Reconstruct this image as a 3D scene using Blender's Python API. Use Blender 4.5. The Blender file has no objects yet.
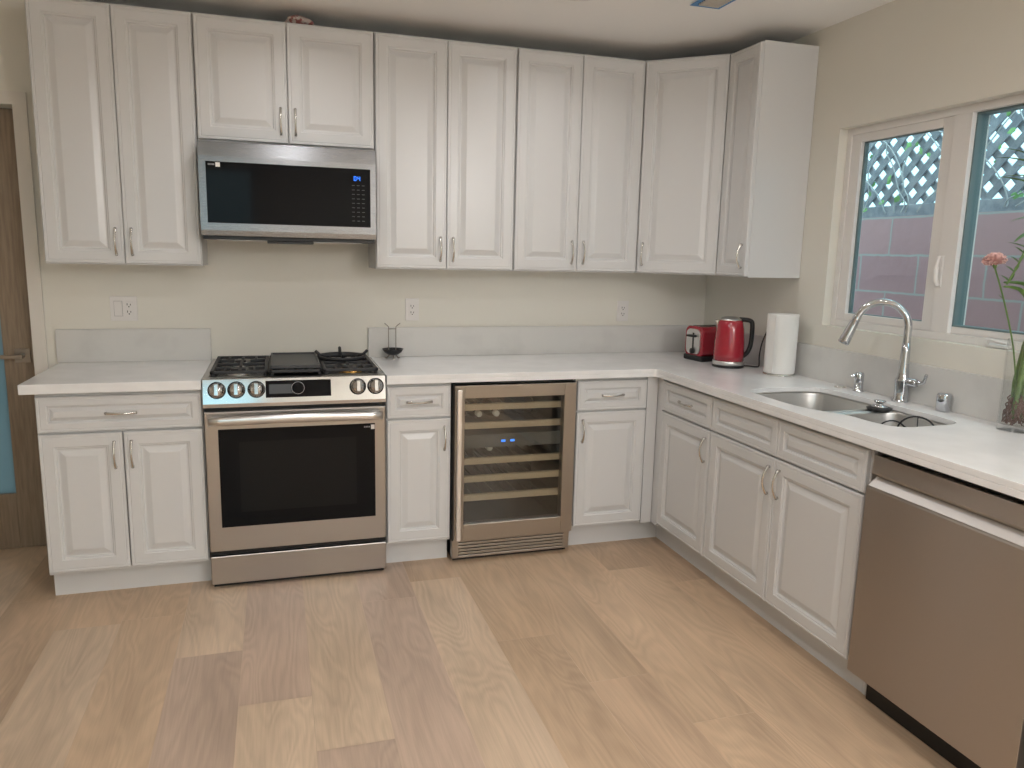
import bpy, bmesh, math, random
from mathutils import Vector, Matrix
PI = math.pi
S = bpy.context.scene
C = S.collection
random.seed(11)

# ------------------------------------------------------------------ camera
cam_d = bpy.data.cameras.new('camera')
cam = bpy.data.objects.new('camera', cam_d); C.objects.link(cam)
yaw, pitch, roll = -.3035, -.1703, .0231
fw = Vector((-math.sin(yaw)*math.cos(pitch), math.cos(yaw)*math.cos(pitch), math.sin(pitch)))
r0 = Vector((math.cos(yaw), math.sin(yaw), 0)); u0 = r0.cross(fw)
rr = math.cos(roll)*r0 + math.sin(roll)*u0
uu = -math.sin(roll)*r0 + math.cos(roll)*u0
cam.matrix_world = Matrix(((rr.x, uu.x, -fw.x, .3048), (rr.y, uu.y, -fw.y, -3.9673), (rr.z, uu.z, -fw.z, 1.4689), (0, 0, 0, 1)))
cam_d.sensor_width = 36; cam_d.sensor_fit = 'HORIZONTAL'
cam_d.lens = 758.0/1024*36; cam_d.clip_start = .02
S.camera = cam

# ------------------------------------------------------------------ world, exposure
S.view_settings.view_transform = 'Standard'
S.view_settings.look = 'None'
S.view_settings.gamma = 1
S.view_settings.use_curve_mapping = False
S.view_settings.exposure = 0.06
SKY_STRENGTH = 5.4
LAMP_W = 9.5
FILL_PENDANT_W = 62
LAMP_COL = (.985, .985, 1.0)
wd = bpy.data.worlds.new('overcast_sky'); S.world = wd; wd.use_nodes = True
nt = wd.node_tree; bg = nt.nodes['Background']
tc = nt.nodes.new('ShaderNodeTexCoord'); sx = nt.nodes.new('ShaderNodeSeparateXYZ')
rp = nt.nodes.new('ShaderNodeValToRGB')
# overcast: the zenith about three times as bright as the horizon
rp.color_ramp.elements[0].position = .48; rp.color_ramp.elements[0].color = (.10, .13, .14, 1)
rp.color_ramp.elements[1].position = 1.0; rp.color_ramp.elements[1].color = (.86, 1.10, 1.18, 1)
for ps_, cl_ in ((.51, (.20, .30, .335, 1)), (.68, (.25, .385, .435, 1))):
    e_ = rp.color_ramp.elements.new(ps_); e_.color = cl_
mp = nt.nodes.new('ShaderNodeMapRange'); mp.inputs[1].default_value = -1; mp.inputs[2].default_value = 1
nt.links.new(tc.outputs['Generated'], sx.inputs[0]); nt.links.new(sx.outputs[2], mp.inputs[0])
nt.links.new(mp.outputs[0], rp.inputs[0]); nt.links.new(rp.outputs[0], bg.inputs[0])
bg.inputs[1].default_value = SKY_STRENGTH

CEIL = 2.515
W = 2.735            # inner face of the right wall (back wall inner face is y = 0)
DOWNLIGHTS = [(1.52, -.888), (.43, -.905), (.43, -2.40), (1.52, -2.40), (.43, -3.95), (1.52, -3.95), (.43, -5.5), (1.52, -5.5), (-.66, -5.5)]  # rows overhead and behind the camera are unseen, added as frontal fill

# ------------------------------------------------------------------ materials
def mat(name, col, rough=.5, metal=0.0, spec=.5, **kw):
    m = bpy.data.materials.new(name); m.use_nodes = True
    b = m.node_tree.nodes['Principled BSDF']
    b.inputs['Base Color'].default_value = (*col, 1)
    b.inputs['Roughness'].default_value = rough
    b.inputs['Metallic'].default_value = metal
    b.inputs['Specular IOR Level'].default_value = spec
    for k, v in kw.items():
        b.inputs[k.replace('_', ' ')].default_value = v
    return m
def nodes(m): return m.node_tree.nodes, m.node_tree.links, m.node_tree.nodes['Principled BSDF']
def noise(m, scale, vec_scale=(1, 1, 1), detail=3, coord='Object'):
    n, l, b = nodes(m)
    t = n.new('ShaderNodeTexCoord'); mp = n.new('ShaderNodeMapping'); mp.inputs['Scale'].default_value = vec_scale
    x = n.new('ShaderNodeTexNoise'); x.inputs['Scale'].default_value = scale; x.inputs['Detail'].default_value = detail
    l.new(t.outputs[coord], mp.inputs[0]); l.new(mp.outputs[0], x.inputs['Vector'])
    return x
def bump(m, tex, strength=.1, dist=.002):
    n, l, b = nodes(m); bp = n.new('ShaderNodeBump')
    bp.inputs['Strength'].default_value = strength; bp.inputs['Distance'].default_value = dist
    l.new(tex.outputs[0], bp.inputs['Height']); l.new(bp.outputs[0], b.inputs['Normal'])
def tint(m, tex, c0, c1, p0=.35, p1=.65):
    n, l, b = nodes(m); r = n.new('ShaderNodeValToRGB')
    r.color_ramp.elements[0].position = p0; r.color_ramp.elements[0].color = (*c0, 1)
    r.color_ramp.elements[1].position = p1; r.color_ramp.elements[1].color = (*c1, 1)
    l.new(tex.outputs[0], r.inputs[0]); l.new(r.outputs[0], b.inputs['Base Color'])
    return r

M = {}
M['wall'] = mat('cream_wall_paint', (.79, .762, .685), .6, spec=.3); bump(M['wall'], noise(M['wall'], 160), .12, .001)
M['ceiling'] = mat('ceiling_paint', (.94, .93, .91), .8, spec=.2)
M['trim'] = mat('white_trim_paint', (.76, .72, .66), .4)
M['cab'] = mat('white_cabinet_lacquer', (.675, .672, .668), .27, spec=.5)
M['cabin'] = mat('cabinet_interior', (.45, .42, .38), .6)
M['quartz'] = mat('white_quartz', (.80, .785, .765), .22); tint(M['quartz'], noise(M['quartz'], 9, detail=6), (.82, .815, .81), (.88, .875, .87))
M['splash'] = mat('veined_quartz', (.74, .73, .72), .28); tint(M['splash'], noise(M['splash'], 5, detail=8), (.62, .605, .58), (.70, .685, .655), .3, .5)
def brushed(name, col, rough, sc=(1, 1, 60), aniso=0, rot=0, tan=(0, 0, 1)):
    m = mat(name, col, rough, 1.0)
    t = noise(m, 18, sc, 2); n, l, b = nodes(m)
    r = n.new('ShaderNodeMapRange'); r.inputs[3].default_value = rough*.85; r.inputs[4].default_value = rough*1.2
    l.new(t.outputs[0], r.inputs[0]); l.new(r.outputs[0], b.inputs['Roughness'])
    bump(m, t, .03, .0004)
    if aniso:
        b.inputs['Anisotropic'].default_value = aniso; b.inputs['Anisotropic Rotation'].default_value = rot
        tg = n.new('ShaderNodeCombineXYZ')
        for i in range(3): tg.inputs[i].default_value = tan[i]
        l.new(tg.outputs[0], b.inputs['Tangent'])
    return m
M['steel'] = brushed('brushed_steel', (.54, .52, .50), .36, (1, 1, 90), .9, 0, (1, 0, 0))
M['panelsteel'] = mat('polished_steel_panel', (.58, .58, .58), .12, 1.0)
M['steelm'] = brushed('brushed_steel_microwave', (.27, .275, .285), .26, (1, 1, 90), .5)
M['steelv'] = brushed('brushed_steel_door', (.50, .45, .405), .36, (1, 1, 90), .95, 0, (0, 0, 1))
M['steelc'] = brushed('brushed_steel_cooler', (.48, .44, .39), .38, (1, 1, 90), .9, 0, (1, 0, 0))
M['bright'] = mat('bright_steel', (.76, .75, .74), .28, 1.0)
M['lip'] = mat('lit_handle_lip', (.86, .84, .82), .42, .85)  # brightened to paint the ledge's reflection of the ceiling light
M['sink'] = brushed('sink_steel', (.66, .65, .63), .36, (1, 1, 1))
M['chrome'] = mat('chrome', (.60, .62, .65), .07, 1.0)
M['nickel'] = mat('satin_nickel', (.66, .64, .60), .25, 1.0)
M['darknickel'] = mat('dark_nickel', (.34, .30, .26), .3, 1.0)
M['black'] = mat('black_plastic', (.012, .012, .013), .35)
M['blackgap'] = mat('black_recess', (.006, .006, .006), .7)
M['glassblack'] = mat('black_glass', (.008, .008, .009), .06, spec=.10)
M['iron'] = mat('cast_iron', (.022, .022, .024), .55, spec=.5)
M['enamel'] = mat('dark_enamel', (.02, .02, .022), .25)
M['griddle'] = mat('grey_griddle', (.05, .05, .052), .42)
M['brass'] = mat('brass', (.75, .46, .15), .25, 1.0)
M['red'] = mat('red_enamel', (.37, .010, .028), .18, spec=.6, Coat_Weight=.6, Coat_Roughness=.06)
M['paper'] = mat('paper_towel', (.84, .82, .79), .95, spec=.1); bump(M['paper'], noise(M['paper'], 120), .35, .002)
M['white'] = mat('white_plastic', (.80, .77, .74), .35)
M['greyp'] = mat('grey_print', (.30, .30, .31), .5)
M['greyw'] = mat('shaded_plastic_edge', (.42, .40, .38), .5)
M['slot'] = mat('outlet_slot', (.03, .028, .025), .6)
M['beech'] = mat('pale_beech', (.60, .47, .33), .5)
M['coolin'] = mat('cooler_liner', (.12, .118, .11), .45)
M['bottle'] = mat('dark_bottle_glass', (.02, .03, .02), .12)
M['foil'] = mat('pale_foil', (.80, .78, .72), .4)
M['tape'] = mat('blue_masking_tape', (.10, .29, .58), .6)
M['vent'] = mat('white_vent_metal', (.66, .62, .55), .4)
M['ventdark'] = mat('vent_shade', (.10, .09, .075), .8)
M['vinyl'] = mat('white_vinyl', (.80, .77, .74), .35)
M['vinylg'] = mat('gasket_and_reveal_shade', (.15, .215, .225), .4)  # grey-green also paints the shaded frame side around the fixed light
M['lattice'] = mat('weathered_lattice', (.19, .22, .27), .8); tint(M['lattice'], noise(M['lattice'], 25, (1, 1, 1)), (.20, .235, .28), (.31, .345, .39))
M['twig'] = mat('pale_twig', (.42, .46, .48), .7)
M['leafout'] = mat('vine_leaf', (.16, .40, .12), .5, Transmission_Weight=.0)
M['petal'] = mat('pink_petal', (.96, .66, .62), .6, Subsurface_Weight=.0)
M['stem'] = mat('green_stem', (.11, .19, .045), .45)
M['stalk'] = mat('bamboo_green', (.17, .27, .055), .4); tint(M['stalk'], noise(M['stalk'], 30, (1, 1, 1)), (.045, .10, .018), (.12, .20, .04))
M['leaf'] = mat('bamboo_leaf', (.10, .21, .04), .4)
M['root'] = mat('brown_root', (.11, .042, .022), .7)
M['doorwood'] = mat('taupe_oak', (.27, .20, .14), .5); tint(M['doorwood'], noise(M['doorwood'], 6, (14, 14, 1), 5), (.23, .17, .115), (.31, .235, .165))
M['ground'] = mat('concrete_ground', (.42, .42, .42), .9)
M['lens'] = mat('lamp_lens', (1, 1, 1), .5); b_ = nodes(M['lens'])[2]
b_.inputs['Emission Color'].default_value = (1, .96, .9, 1); b_.inputs['Emission Strength'].default_value = 3.0
M['blue'] = mat('blue_led', (.02, .1, .5), .5); b_ = nodes(M['blue'])[2]
b_.inputs['Emission Color'].default_value = (.03, .22, 1, 1); b_.inputs['Emission Strength'].default_value = 2.2
M['bag'] = mat('crumpled_red_plastic', (.38, .22, .20), .4); tint(M['bag'], noise(M['bag'], 60), (.30, .10, .09), (.55, .48, .44), .45, .55)

def glassmat(name, col=(1, 1, 1), refl=1.0, rough=0.0):
    m = bpy.data.materials.new(name); m.use_nodes = True; n = m.node_tree.nodes; l = m.node_tree.links
    n.remove(n['Principled BSDF']); o = n['Material Output']
    t = n.new('ShaderNodeBsdfTransparent'); t.inputs[0].default_value = (*col, 1)
    g = n.new('ShaderNodeBsdfGlossy'); g.inputs['Roughness'].default_value = rough
    f = n.new('ShaderNodeLayerWeight'); f.inputs[0].default_value = .5
    pw = n.new('ShaderNodeMath'); pw.operation = 'POWER'; pw.inputs[1].default_value = 5; l.new(f.outputs['Facing'], pw.inputs[0])
    mu = n.new('ShaderNodeMath'); mu.operation = 'MULTIPLY_ADD'; mu.inputs[1].default_value = .8*refl; mu.inputs[2].default_value = .042*refl
    x = n.new('ShaderNodeMixShader'); l.new(pw.outputs[0], mu.inputs[0]); l.new(mu.outputs[0], x.inputs[0])
    l.new(t.outputs[0], x.inputs[1]); l.new(g.outputs[0], x.inputs[2]); l.new(x.outputs[0], o.inputs[0])
    return m
M['pane'] = glassmat('window_glass', (.93, .98, .98))
M['coolglass'] = glassmat('smoked_glass', (.86, .87, .85), 1.5)
M['vaseglass'] = glassmat('vase_glass', (.985, .99, .99), 1.0)
M['water'] = glassmat('water', (.985, .99, .98), .2)
fm = bpy.data.materials.new('frosted_glass'); fm.use_nodes = True
n = fm.node_tree.nodes; l = fm.node_tree.links; n.remove(n['Principled BSDF'])
t1 = n.new('ShaderNodeBsdfTranslucent'); t1.inputs[0].default_value = (.29, .34, .355, 1)
t2 = n.new('ShaderNodeBsdfDiffuse'); t2.inputs[0].default_value = (.22, .29, .31, 1)
x = n.new('ShaderNodeMixShader'); x.inputs[0].default_value = .25
l.new(t1.outputs[0], x.inputs[1]); l.new(t2.outputs[0], x.inputs[2]); l.new(x.outputs[0], n['Material Output'].inputs[0])
M['frost'] = fm

# red concrete-block garden wall
bm_ = mat('painted_block_wall', (.3, .2, .2), .9); M['block'] = bm_
n, l, b = nodes(bm_)
t = n.new('ShaderNodeTexCoord'); sp = n.new('ShaderNodeSeparateXYZ'); cb = n.new('ShaderNodeCombineXYZ')
br = n.new('ShaderNodeTexBrick'); br.inputs['Scale'].default_value = 1; br.inputs['Brick Width'].default_value = .40
br.inputs['Row Height'].default_value = .197; br.inputs['Mortar Size'].default_value = .008; br.offset = .5; br.inputs['Mortar Smooth'].default_value = .7
br.inputs['Color1'].default_value = (.50, .31, .33, 1); br.inputs['Color2'].default_value = (.44, .27, .30, 1); br.inputs['Mortar'].default_value = (.40, .435, .445, 1)
nz = n.new('ShaderNodeTexNoise'); nz.inputs['Scale'].default_value = 14
ad = n.new('ShaderNodeVectorMath'); ad.operation = 'MULTIPLY_ADD'; ad.inputs[1].default_value = (.012, .012, .012)
l.new(t.outputs['Object'], sp.inputs[0]); l.new(sp.outputs[1], cb.inputs[0]); l.new(sp.outputs[2], cb.inputs[1])
l.new(t.outputs['Object'], nz.inputs['Vector']); l.new(nz.outputs['Color'], ad.inputs[0]); l.new(cb.outputs[0], ad.inputs[2])
l.new(ad.outputs[0], br.inputs['Vector']); l.new(br.outputs['Color'], b.inputs['Base Color'])
bp_ = n.new('ShaderNodeBump'); bp_.inputs['Strength'].default_value = .5; bp_.inputs['Distance'].default_value = .006
l.new(nz.outputs[0], bp_.inputs['Height']); l.new(bp_.outputs[0], b.inputs['Normal'])

# oak floor: tone of each plank from a face attribute, grain from noise
fl = mat('oak_planks', (.5, .35, .22), .36, spec=.4); M['floor'] = fl
n, l, b = nodes(fl)
at = n.new('ShaderNodeAttribute'); at.attribute_name = 'plank_tone'
sd = n.new('ShaderNodeAttribute'); sd.attribute_name = 'plank_seed'
t = n.new('ShaderNodeTexCoord'); off = n.new('ShaderNodeVectorMath'); off.operation = 'MULTIPLY_ADD'; off.inputs[1].default_value = (37, 53, 11)
l.new(sd.outputs['Color'], off.inputs[0]); l.new(t.outputs['Object'], off.inputs[2])
mpg = n.new('ShaderNodeMapping'); mpg.inputs['Scale'].default_value = (5, .9, 1); l.new(off.outputs[0], mpg.inputs[0])
wv = n.new('ShaderNodeTexNoise'); wv.inputs['Scale'].default_value = 1.0; wv.inputs['Detail'].default_value = 2.0; wv.inputs['Distortion'].default_value = .5
l.new(mpg.outputs[0], wv.inputs['Vector'])
rg = n.new('ShaderNodeMath'); rg.operation = 'MULTIPLY'; rg.inputs[1].default_value = 110; l.new(wv.outputs[0], rg.inputs[0])
sn = n.new('ShaderNodeMath'); sn.operation = 'SINE'; l.new(rg.outputs[0], sn.inputs[0])
mpf = n.new('ShaderNodeMapping'); mpf.inputs['Scale'].default_value = (190, 7, 1); l.new(off.outputs[0], mpf.inputs[0])
fi = n.new('ShaderNodeTexNoise'); fi.inputs['Scale'].default_value = 1; fi.inputs['Detail'].default_value = 4; l.new(mpf.outputs[0], fi.inputs['Vector'])
mpb = n.new('ShaderNodeMapping'); mpb.inputs['Scale'].default_value = (5, 1.2, 1); l.new(off.outputs[0], mpb.inputs[0])
bl = n.new('ShaderNodeTexNoise'); bl.inputs['Scale'].default_value = 1; bl.inputs['Detail'].default_value = 3; l.new(mpb.outputs[0], bl.inputs['Vector'])
def mth(op, a, bb, c=None):
    q = n.new('ShaderNodeMath'); q.operation = op
    for i, v in enumerate((a, bb, c)):
        if v is None: continue
        if isinstance(v, (int, float)): q.inputs[i].default_value = v
        else: l.new(v, q.inputs[i])
    return q.outputs[0]
g1 = mth('MULTIPLY_ADD', sn.outputs[0], .05, 1.0)
g2 = mth('MULTIPLY_ADD', mth('SUBTRACT', fi.outputs[0], .5), .26, g1)
g3 = mth('MULTIPLY_ADD', mth('SUBTRACT', bl.outputs[0], .5), .75, g2)
mx = n.new('ShaderNodeMix'); mx.data_type = 'RGBA'; mx.blend_type = 'MULTIPLY'; mx.inputs[0].default_value = 1
cbn = n.new('ShaderNodeCombineColor')
for i in range(3): l.new(g3, cbn.inputs[i])
l.new(at.outputs['Color'], mx.inputs[6]); l.new(cbn.outputs[0], mx.inputs[7]); l.new(mx.outputs[2], b.inputs['Base Color'])
bpf = n.new('ShaderNodeBump'); bpf.inputs['Strength'].default_value = .12; bpf.inputs['Distance'].default_value = .0015
l.new(fi.outputs[0], bpf.inputs['Height']); l.new(bpf.outputs[0], b.inputs['Normal'])

# ------------------------------------------------------------------ mesh helpers
class MB:
    def __init__(s): s.bm = bmesh.new()
    def box(s, x0, y0, z0, x1, y1, z1, bev=0.0, seg=2):
        x0, x1 = sorted((x0, x1)); y0, y1 = sorted((y0, y1)); z0, z1 = sorted((z0, z1))
        t = bmesh.new(); bmesh.ops.create_cube(t, size=1)
        bmesh.ops.scale(t, vec=(x1-x0, y1-y0, z1-z0), verts=t.verts)
        bmesh.ops.translate(t, vec=((x0+x1)/2, (y0+y1)/2, (z0+z1)/2), verts=t.verts)
        if bev: bmesh.ops.bevel(t, geom=t.edges[:], offset=bev, segments=seg, profile=.5, affect='EDGES')
        return s._add(t)
    def _add(s, t, mx=None, smooth=False):
        if mx is not None: bmesh.ops.transform(t, matrix=mx, verts=t.verts)
        me = bpy.data.meshes.new('tmp'); t.to_mesh(me); t.free()
        if smooth:
            for p in me.polygons: p.use_smooth = True
        s.bm.from_mesh(me); bpy.data.meshes.remove(me)
        return s
    def tube(s, pts, rad, seg=10, cap=True, sq=(1, 1)):
        pts = [Vector(p) for p in pts]; nP = len(pts)
        rads = rad if isinstance(rad, (list, tuple)) else [rad]*nP
        t = bmesh.new(); rings = []
        tang = [(pts[min(i+1, nP-1)]-pts[max(i-1, 0)]).normalized() for i in range(nP)]
        up = Vector((0, 0, 1)) if abs(tang[0].z) < .9 else Vector((1, 0, 0))
        a = tang[0].cross(up).normalized(); 
        for i in range(nP):
            a = (a - tang[i]*a.dot(tang[i])).normalized(); bb = tang[i].cross(a)
            rings.append([t.verts.new(pts[i]+(a*math.cos(2*PI*k/seg)*sq[0]+bb*math.sin(2*PI*k/seg)*sq[1])*rads[i]) for k in range(seg)])
        for i in range(nP-1):
            for k in range(seg):
                f = t.faces.new((rings[i][k], rings[i][(k+1) % seg], rings[i+1][(k+1) % seg], rings[i+1][k])); f.smooth = True
        if cap:
            t.faces.new(rings[0][::-1]); t.faces.new(rings[-1])
        return s._add(t)
    def lathe(s, prof, seg=32, mx=None, smooth=True, close=False):
        """prof: list of (r, z); r=0 makes a pole"""
        t = bmesh.new(); rings = []
        for r, z in prof:
            if r < 1e-6: rings.append([t.verts.new((0, 0, z))])
            else: rings.append([t.verts.new((r*math.cos(2*PI*k/seg), r*math.sin(2*PI*k/seg), z)) for k in range(seg)])
        for A, B in zip(rings[:-1], rings[1:]):
            for k in range(seg):
                k2 = (k+1) % seg
                if len(A) == 1 and len(B) == 1: continue
                if len(A) == 1: f = t.faces.new((A[0], B[k2], B[k]))
                elif len(B) == 1: f = t.faces.new((A[k], A[k2], B[0]))
                else: f = t.faces.new((A[k], A[k2], B[k2], B[k]))
                f.smooth = smooth
        bmesh.ops.recalc_face_normals(t, faces=t.faces)
        return s._add(t, mx)
    def prism(s, poly, lo, hi, axis='z', bev=0):
        """poly in the two other axes (x,y | y,z | x,z), extruded lo..hi along axis"""
        def P(a, b, c):
            return {'z': (a, b, c), 'x': (c, a, b), 'y': (a, c, b)}[axis]
        t = bmesh.new()
        A = [t.verts.new(P(a, b, lo)) for a, b in poly]; B = [t.verts.new(P(a, b, hi)) for a, b in poly]
        t.faces.new(A); t.faces.new(B)
        for i in range(len(poly)):
            j = (i+1) % len(poly); t.faces.new((A[i], A[j], B[j], B[i]))
        bmesh.ops.recalc_face_normals(t, faces=t.faces)
        if bev: bmesh.ops.bevel(t, geom=t.edges[:], offset=bev, segments=2, profile=.5, affect='EDGES')
        return s._add(t)
    def slab(s, outer, holes, z0, z1):
        """flat slab with holes (xy outlines)"""
        t = bmesh.new(); loops = []
        for z in (z1, z0):
            edges = []; row = []
            for lp in [outer]+holes:
                vs = [t.verts.new((x, y, z)) for x, y in lp]; row.append(vs)
                for i in range(len(vs)): edges.append(t.edges.new((vs[i], vs[(i+1) % len(vs)])))
            bmesh.ops.triangle_fill(t, use_beauty=True, edges=edges)
            loops.append(row)
        for A, B in zip(*loops):
            for i in range(len(A)):
                j = (i+1) % len(A); t.faces.new((A[i], A[j], B[j], B[i]))
        bmesh.ops.recalc_face_normals(t, faces=t.faces)
        return s._add(t)
    def panel(s, x0, x1, z0, z1, y, rings, th_back=0.0, mx=None):
        """rectangular relief facing -y; rings = (inset, height)"""
        t = bmesh.new(); R = []
        for d, h in rings:
            R.append([t.verts.new(v) for v in ((x0+d, y-h, z0+d), (x1-d, y-h, z0+d), (x1-d, y-h, z1-d), (x0+d, y-h, z1-d))])
        t.faces.new(R[0][::-1]); t.faces.new(R[-1])
        for A, B in zip(R[:-1], R[1:]):
            for k in range(4): t.faces.new((A[k], A[(k+1) % 4], B[(k+1) % 4], B[k]))
        bmesh.ops.recalc_face_normals(t, faces=t.faces)
        return s._add(t, mx)
    def xf(s, mx): bmesh.ops.transform(s.bm, matrix=mx, verts=s.bm.verts); return s
    def build(s, name, m, parent=None):
        me = bpy.data.meshes.new(name); s.bm.to_mesh(me); s.bm.free()
        me.materials.append(M[m] if isinstance(m, str) else m)
        o = bpy.data.objects.new(name, me); C.objects.link(o)
        if parent is not None: o.parent = parent
        return o

def tag(o, label=None, cat=None, group=None, kind=None):
    if label: o['label'] = label
    if cat: o['category'] = cat
    if group: o['group'] = group
    if kind: o['kind'] = kind
    return o
def thing(name, label, cat, loc=(0, 0, 0), rotz=0.0, group=None):
    o = bpy.data.objects.new(name, None); C.objects.link(o); o.empty_display_size = .05
    o.location = loc; o.rotation_euler = (0, 0, rotz)
    return tag(o, label, cat, group)
def struct(o): o['kind'] = 'structure'; return o
def R4(axis, a): return Matrix.Rotation(a, 4, axis)
def T4(*v): return Matrix.Translation(v)
def copy_tree(o, parent=None):
    c = o.copy(); C.objects.link(c)
    if parent is not None: c.parent = parent
    for ch in list(o.children): copy_tree(ch, c)
    return c
def rrect(x0, x1, y0, y1, r, seg=6):
    p = []
    for cx, cy, a0 in ((x1-r, y1-r, 0), (x0+r, y1-r, 90), (x0+r, y0+r, 180), (x1-r, y0+r, 270)):
        for k in range(seg+1):
            a = math.radians(a0+90*k/seg); p.append((cx+r*math.cos(a), cy+r*math.sin(a)))
    return p
def smooth_path(pts, n=8):
    """Catmull-Rom through pts"""
    P = [Vector(p) for p in pts]; out = []
    for i in range(len(P)-1):
        a = P[max(i-1, 0)]; b = P[i]; c = P[i+1]; d = P[min(i+2, len(P)-1)]
        for k in range(n):
            t = k/n
            out.append(.5*((2*b)+(c-a)*t+(2*a-5*b+4*c-d)*t*t+(3*b-a-3*c+d)*t**3))
    return out+[P[-1]]

# ------------------------------------------------------------------ room shell
XL, YB = -3.6, -6.6          # far left wall and the wall behind the camera
# floor: planks 23.2 cm wide running towards the back wall
def make_floor():
    bm = bmesh.new(); ct = bm.loops.layers.float_color.new('plank_tone'); cs = bm.loops.layers.float_color.new('plank_seed')
    tones = {'tan': (.54, .385, .255), 'pale': (.59, .445, .315), 'grey': (.50, .37, .28), 'mid': (.515, .365, .245), 'warm': (.56, .40, .265)}
    joints = {-2: [-.845], -1: [-1.202], 0: [-1.567], 1: [-1.865], 4: [-1.381], 5: [-1.735], 6: [-2.038], 7: [-.875], 2: [-2.75], 3: [-2.6], -3: [-2.7], -4: [-2.4], 8: [-2.9]}
    seq = {-4: ['mid', 'tan'], -3: ['pale', 'pale'], -2: ['warm', 'tan'], -1: ['pale', 'grey'], 0: ['grey', 'pale'], 1: ['pale', 'grey'], 2: ['grey', 'mid'],
           3: ['pale', 'tan'], 4: ['tan', 'tan'], 5: ['warm', 'mid'], 6: ['warm', 'tan'], 7: ['mid', 'warm'], 8: ['warm', 'tan']}
    rnd = random.Random(5); wd_ = .232; L = 1.83; g = .0007
    k = -18
    while True:
        x0 = -.545+wd_*(k+3); x1 = x0+wd_
        if x0 > W+.2: break
        js = joints.get(k, [rnd.uniform(-2.2, -.5)])[0]
        cuts = []
        y = js
        while y < .9: y += L; cuts.append(y)
        y = js; cuts = [c for c in cuts][::-1]
        while y > YB-.2: cuts.append(y); y -= L
        cuts.append(y)
        ji = cuts.index(js)
        for i in range(len(cuts)-1):
            ya, yb = cuts[i], cuts[i+1]
            nm = rnd.choice(list(tones))
            if k in seq and i == ji-1: nm = seq[k][0]
            if k in seq and i == ji: nm = seq[k][1]
            c = tones[nm]; v = rnd.uniform(.97, 1.03); sd_ = (rnd.random(), rnd.random(), rnd.random(), 1)
            f = bm.faces.new([bm.verts.new(p) for p in ((x0+g, yb+g, 0), (x1-g, yb+g, 0), (x1-g, ya-g, 0), (x0+g, ya-g, 0))])
            for lp in f.loops: lp[ct] = (c[0]*v, c[1]*v, c[2]*v, 1); lp[cs] = sd_
        k += 1
    # body of the floor just under the plank faces; shows in the fine joints
    t = [(XL-.2, YB-.2), (W+.2, YB-.2), (W+.2, .3), (XL-.2, .3)]
    top = [bm.verts.new((x, y, -.0012)) for x, y in t]; bot = [bm.verts.new((x, y, -.12)) for x, y in t]
    fs = [bm.faces.new(top), bm.faces.new(bot[::-1])]+[bm.faces.new((top[i], bot[i], bot[(i+1) % 4], top[(i+1) % 4])) for i in range(4)]
    for f in fs:
        for lp in f.loops: lp[ct] = (.56, .43, .31, 1); lp[cs] = (.5, .5, .5, 1)
    me = bpy.data.meshes.new('floor'); bm.to_mesh(me); bm.free(); me.materials.append(M['floor'])
    o = bpy.data.objects.new('floor', me); C.objects.link(o); return struct(o)
make_floor()
struct(MB().box(XL-.2, YB-.2, CEIL, W+.2, .2, CEIL+.15).build('ceiling', 'ceiling'))
DX0, DX1, DZ = -1.60, -.768, 2.06       # door opening in the back wall
b = MB()
b.box(XL-.15, 0, 0, DX0, .14, CEIL).box(DX1, 0, 0, W+.16, .14, CEIL).box(DX0, 0, DZ, DX1, .14, CEIL)
struct(b.build('wall_back', 'wall'))
WY0, WY1, WZ0, WZ1 = -1.022, -2.26, 1.174, 2.052
b = MB()
b.box(W, WY0, 0, W+.16, 0, CEIL).box(W, YB, 0, W+.16, WY1, CEIL).box(W, WY1, 0, W+.16, WY0, WZ0).box(W, WY1, WZ1, W+.16, WY0, CEIL)
struct(b.build('wall_right', 'wall'))
struct(MB().box(XL-.15, YB, 0, XL, 0, CEIL).build('wall_left', 'wall'))
b = MB(); FX0, FX1, FZ0, FZ1 = -1.7, .12, 1.0, 2.42
b.box(XL, YB-.15, 0, FX0, YB, CEIL).box(FX1, YB-.15, 0, W, YB, CEIL).box(FX0, YB-.15, 0, FX1, YB, FZ0).box(FX0, YB-.15, FZ1, FX1, YB, CEIL)
struct(b.build('wall_front', 'wall'))
# window behind the camera
b = MB()
b.box(FX0, YB-.10, FZ0, FX0+.06, YB-.04, FZ1).box(FX1-.06, YB-.10, FZ0, FX1, YB-.04, FZ1).box(FX0+.06, YB-.10, FZ0, FX1-.06, YB-.04, FZ0+.06).box(FX0+.06, YB-.10, FZ1-.06, FX1-.06, YB-.04, FZ1).box(-.83, YB-.10, FZ0+.06, -.77, YB-.04, FZ1-.06)
w2 = struct(b.build('window_2', 'vinyl'))
MB().box(FX0+.06, YB-.073, FZ0+.06, -.83, YB-.067, FZ1-.06).build('pane', 'pane', w2)
MB().box(-.77, YB-.073, FZ0+.06, FX1-.06, YB-.067, FZ1-.06).build('pane', 'pane', w2)

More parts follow.
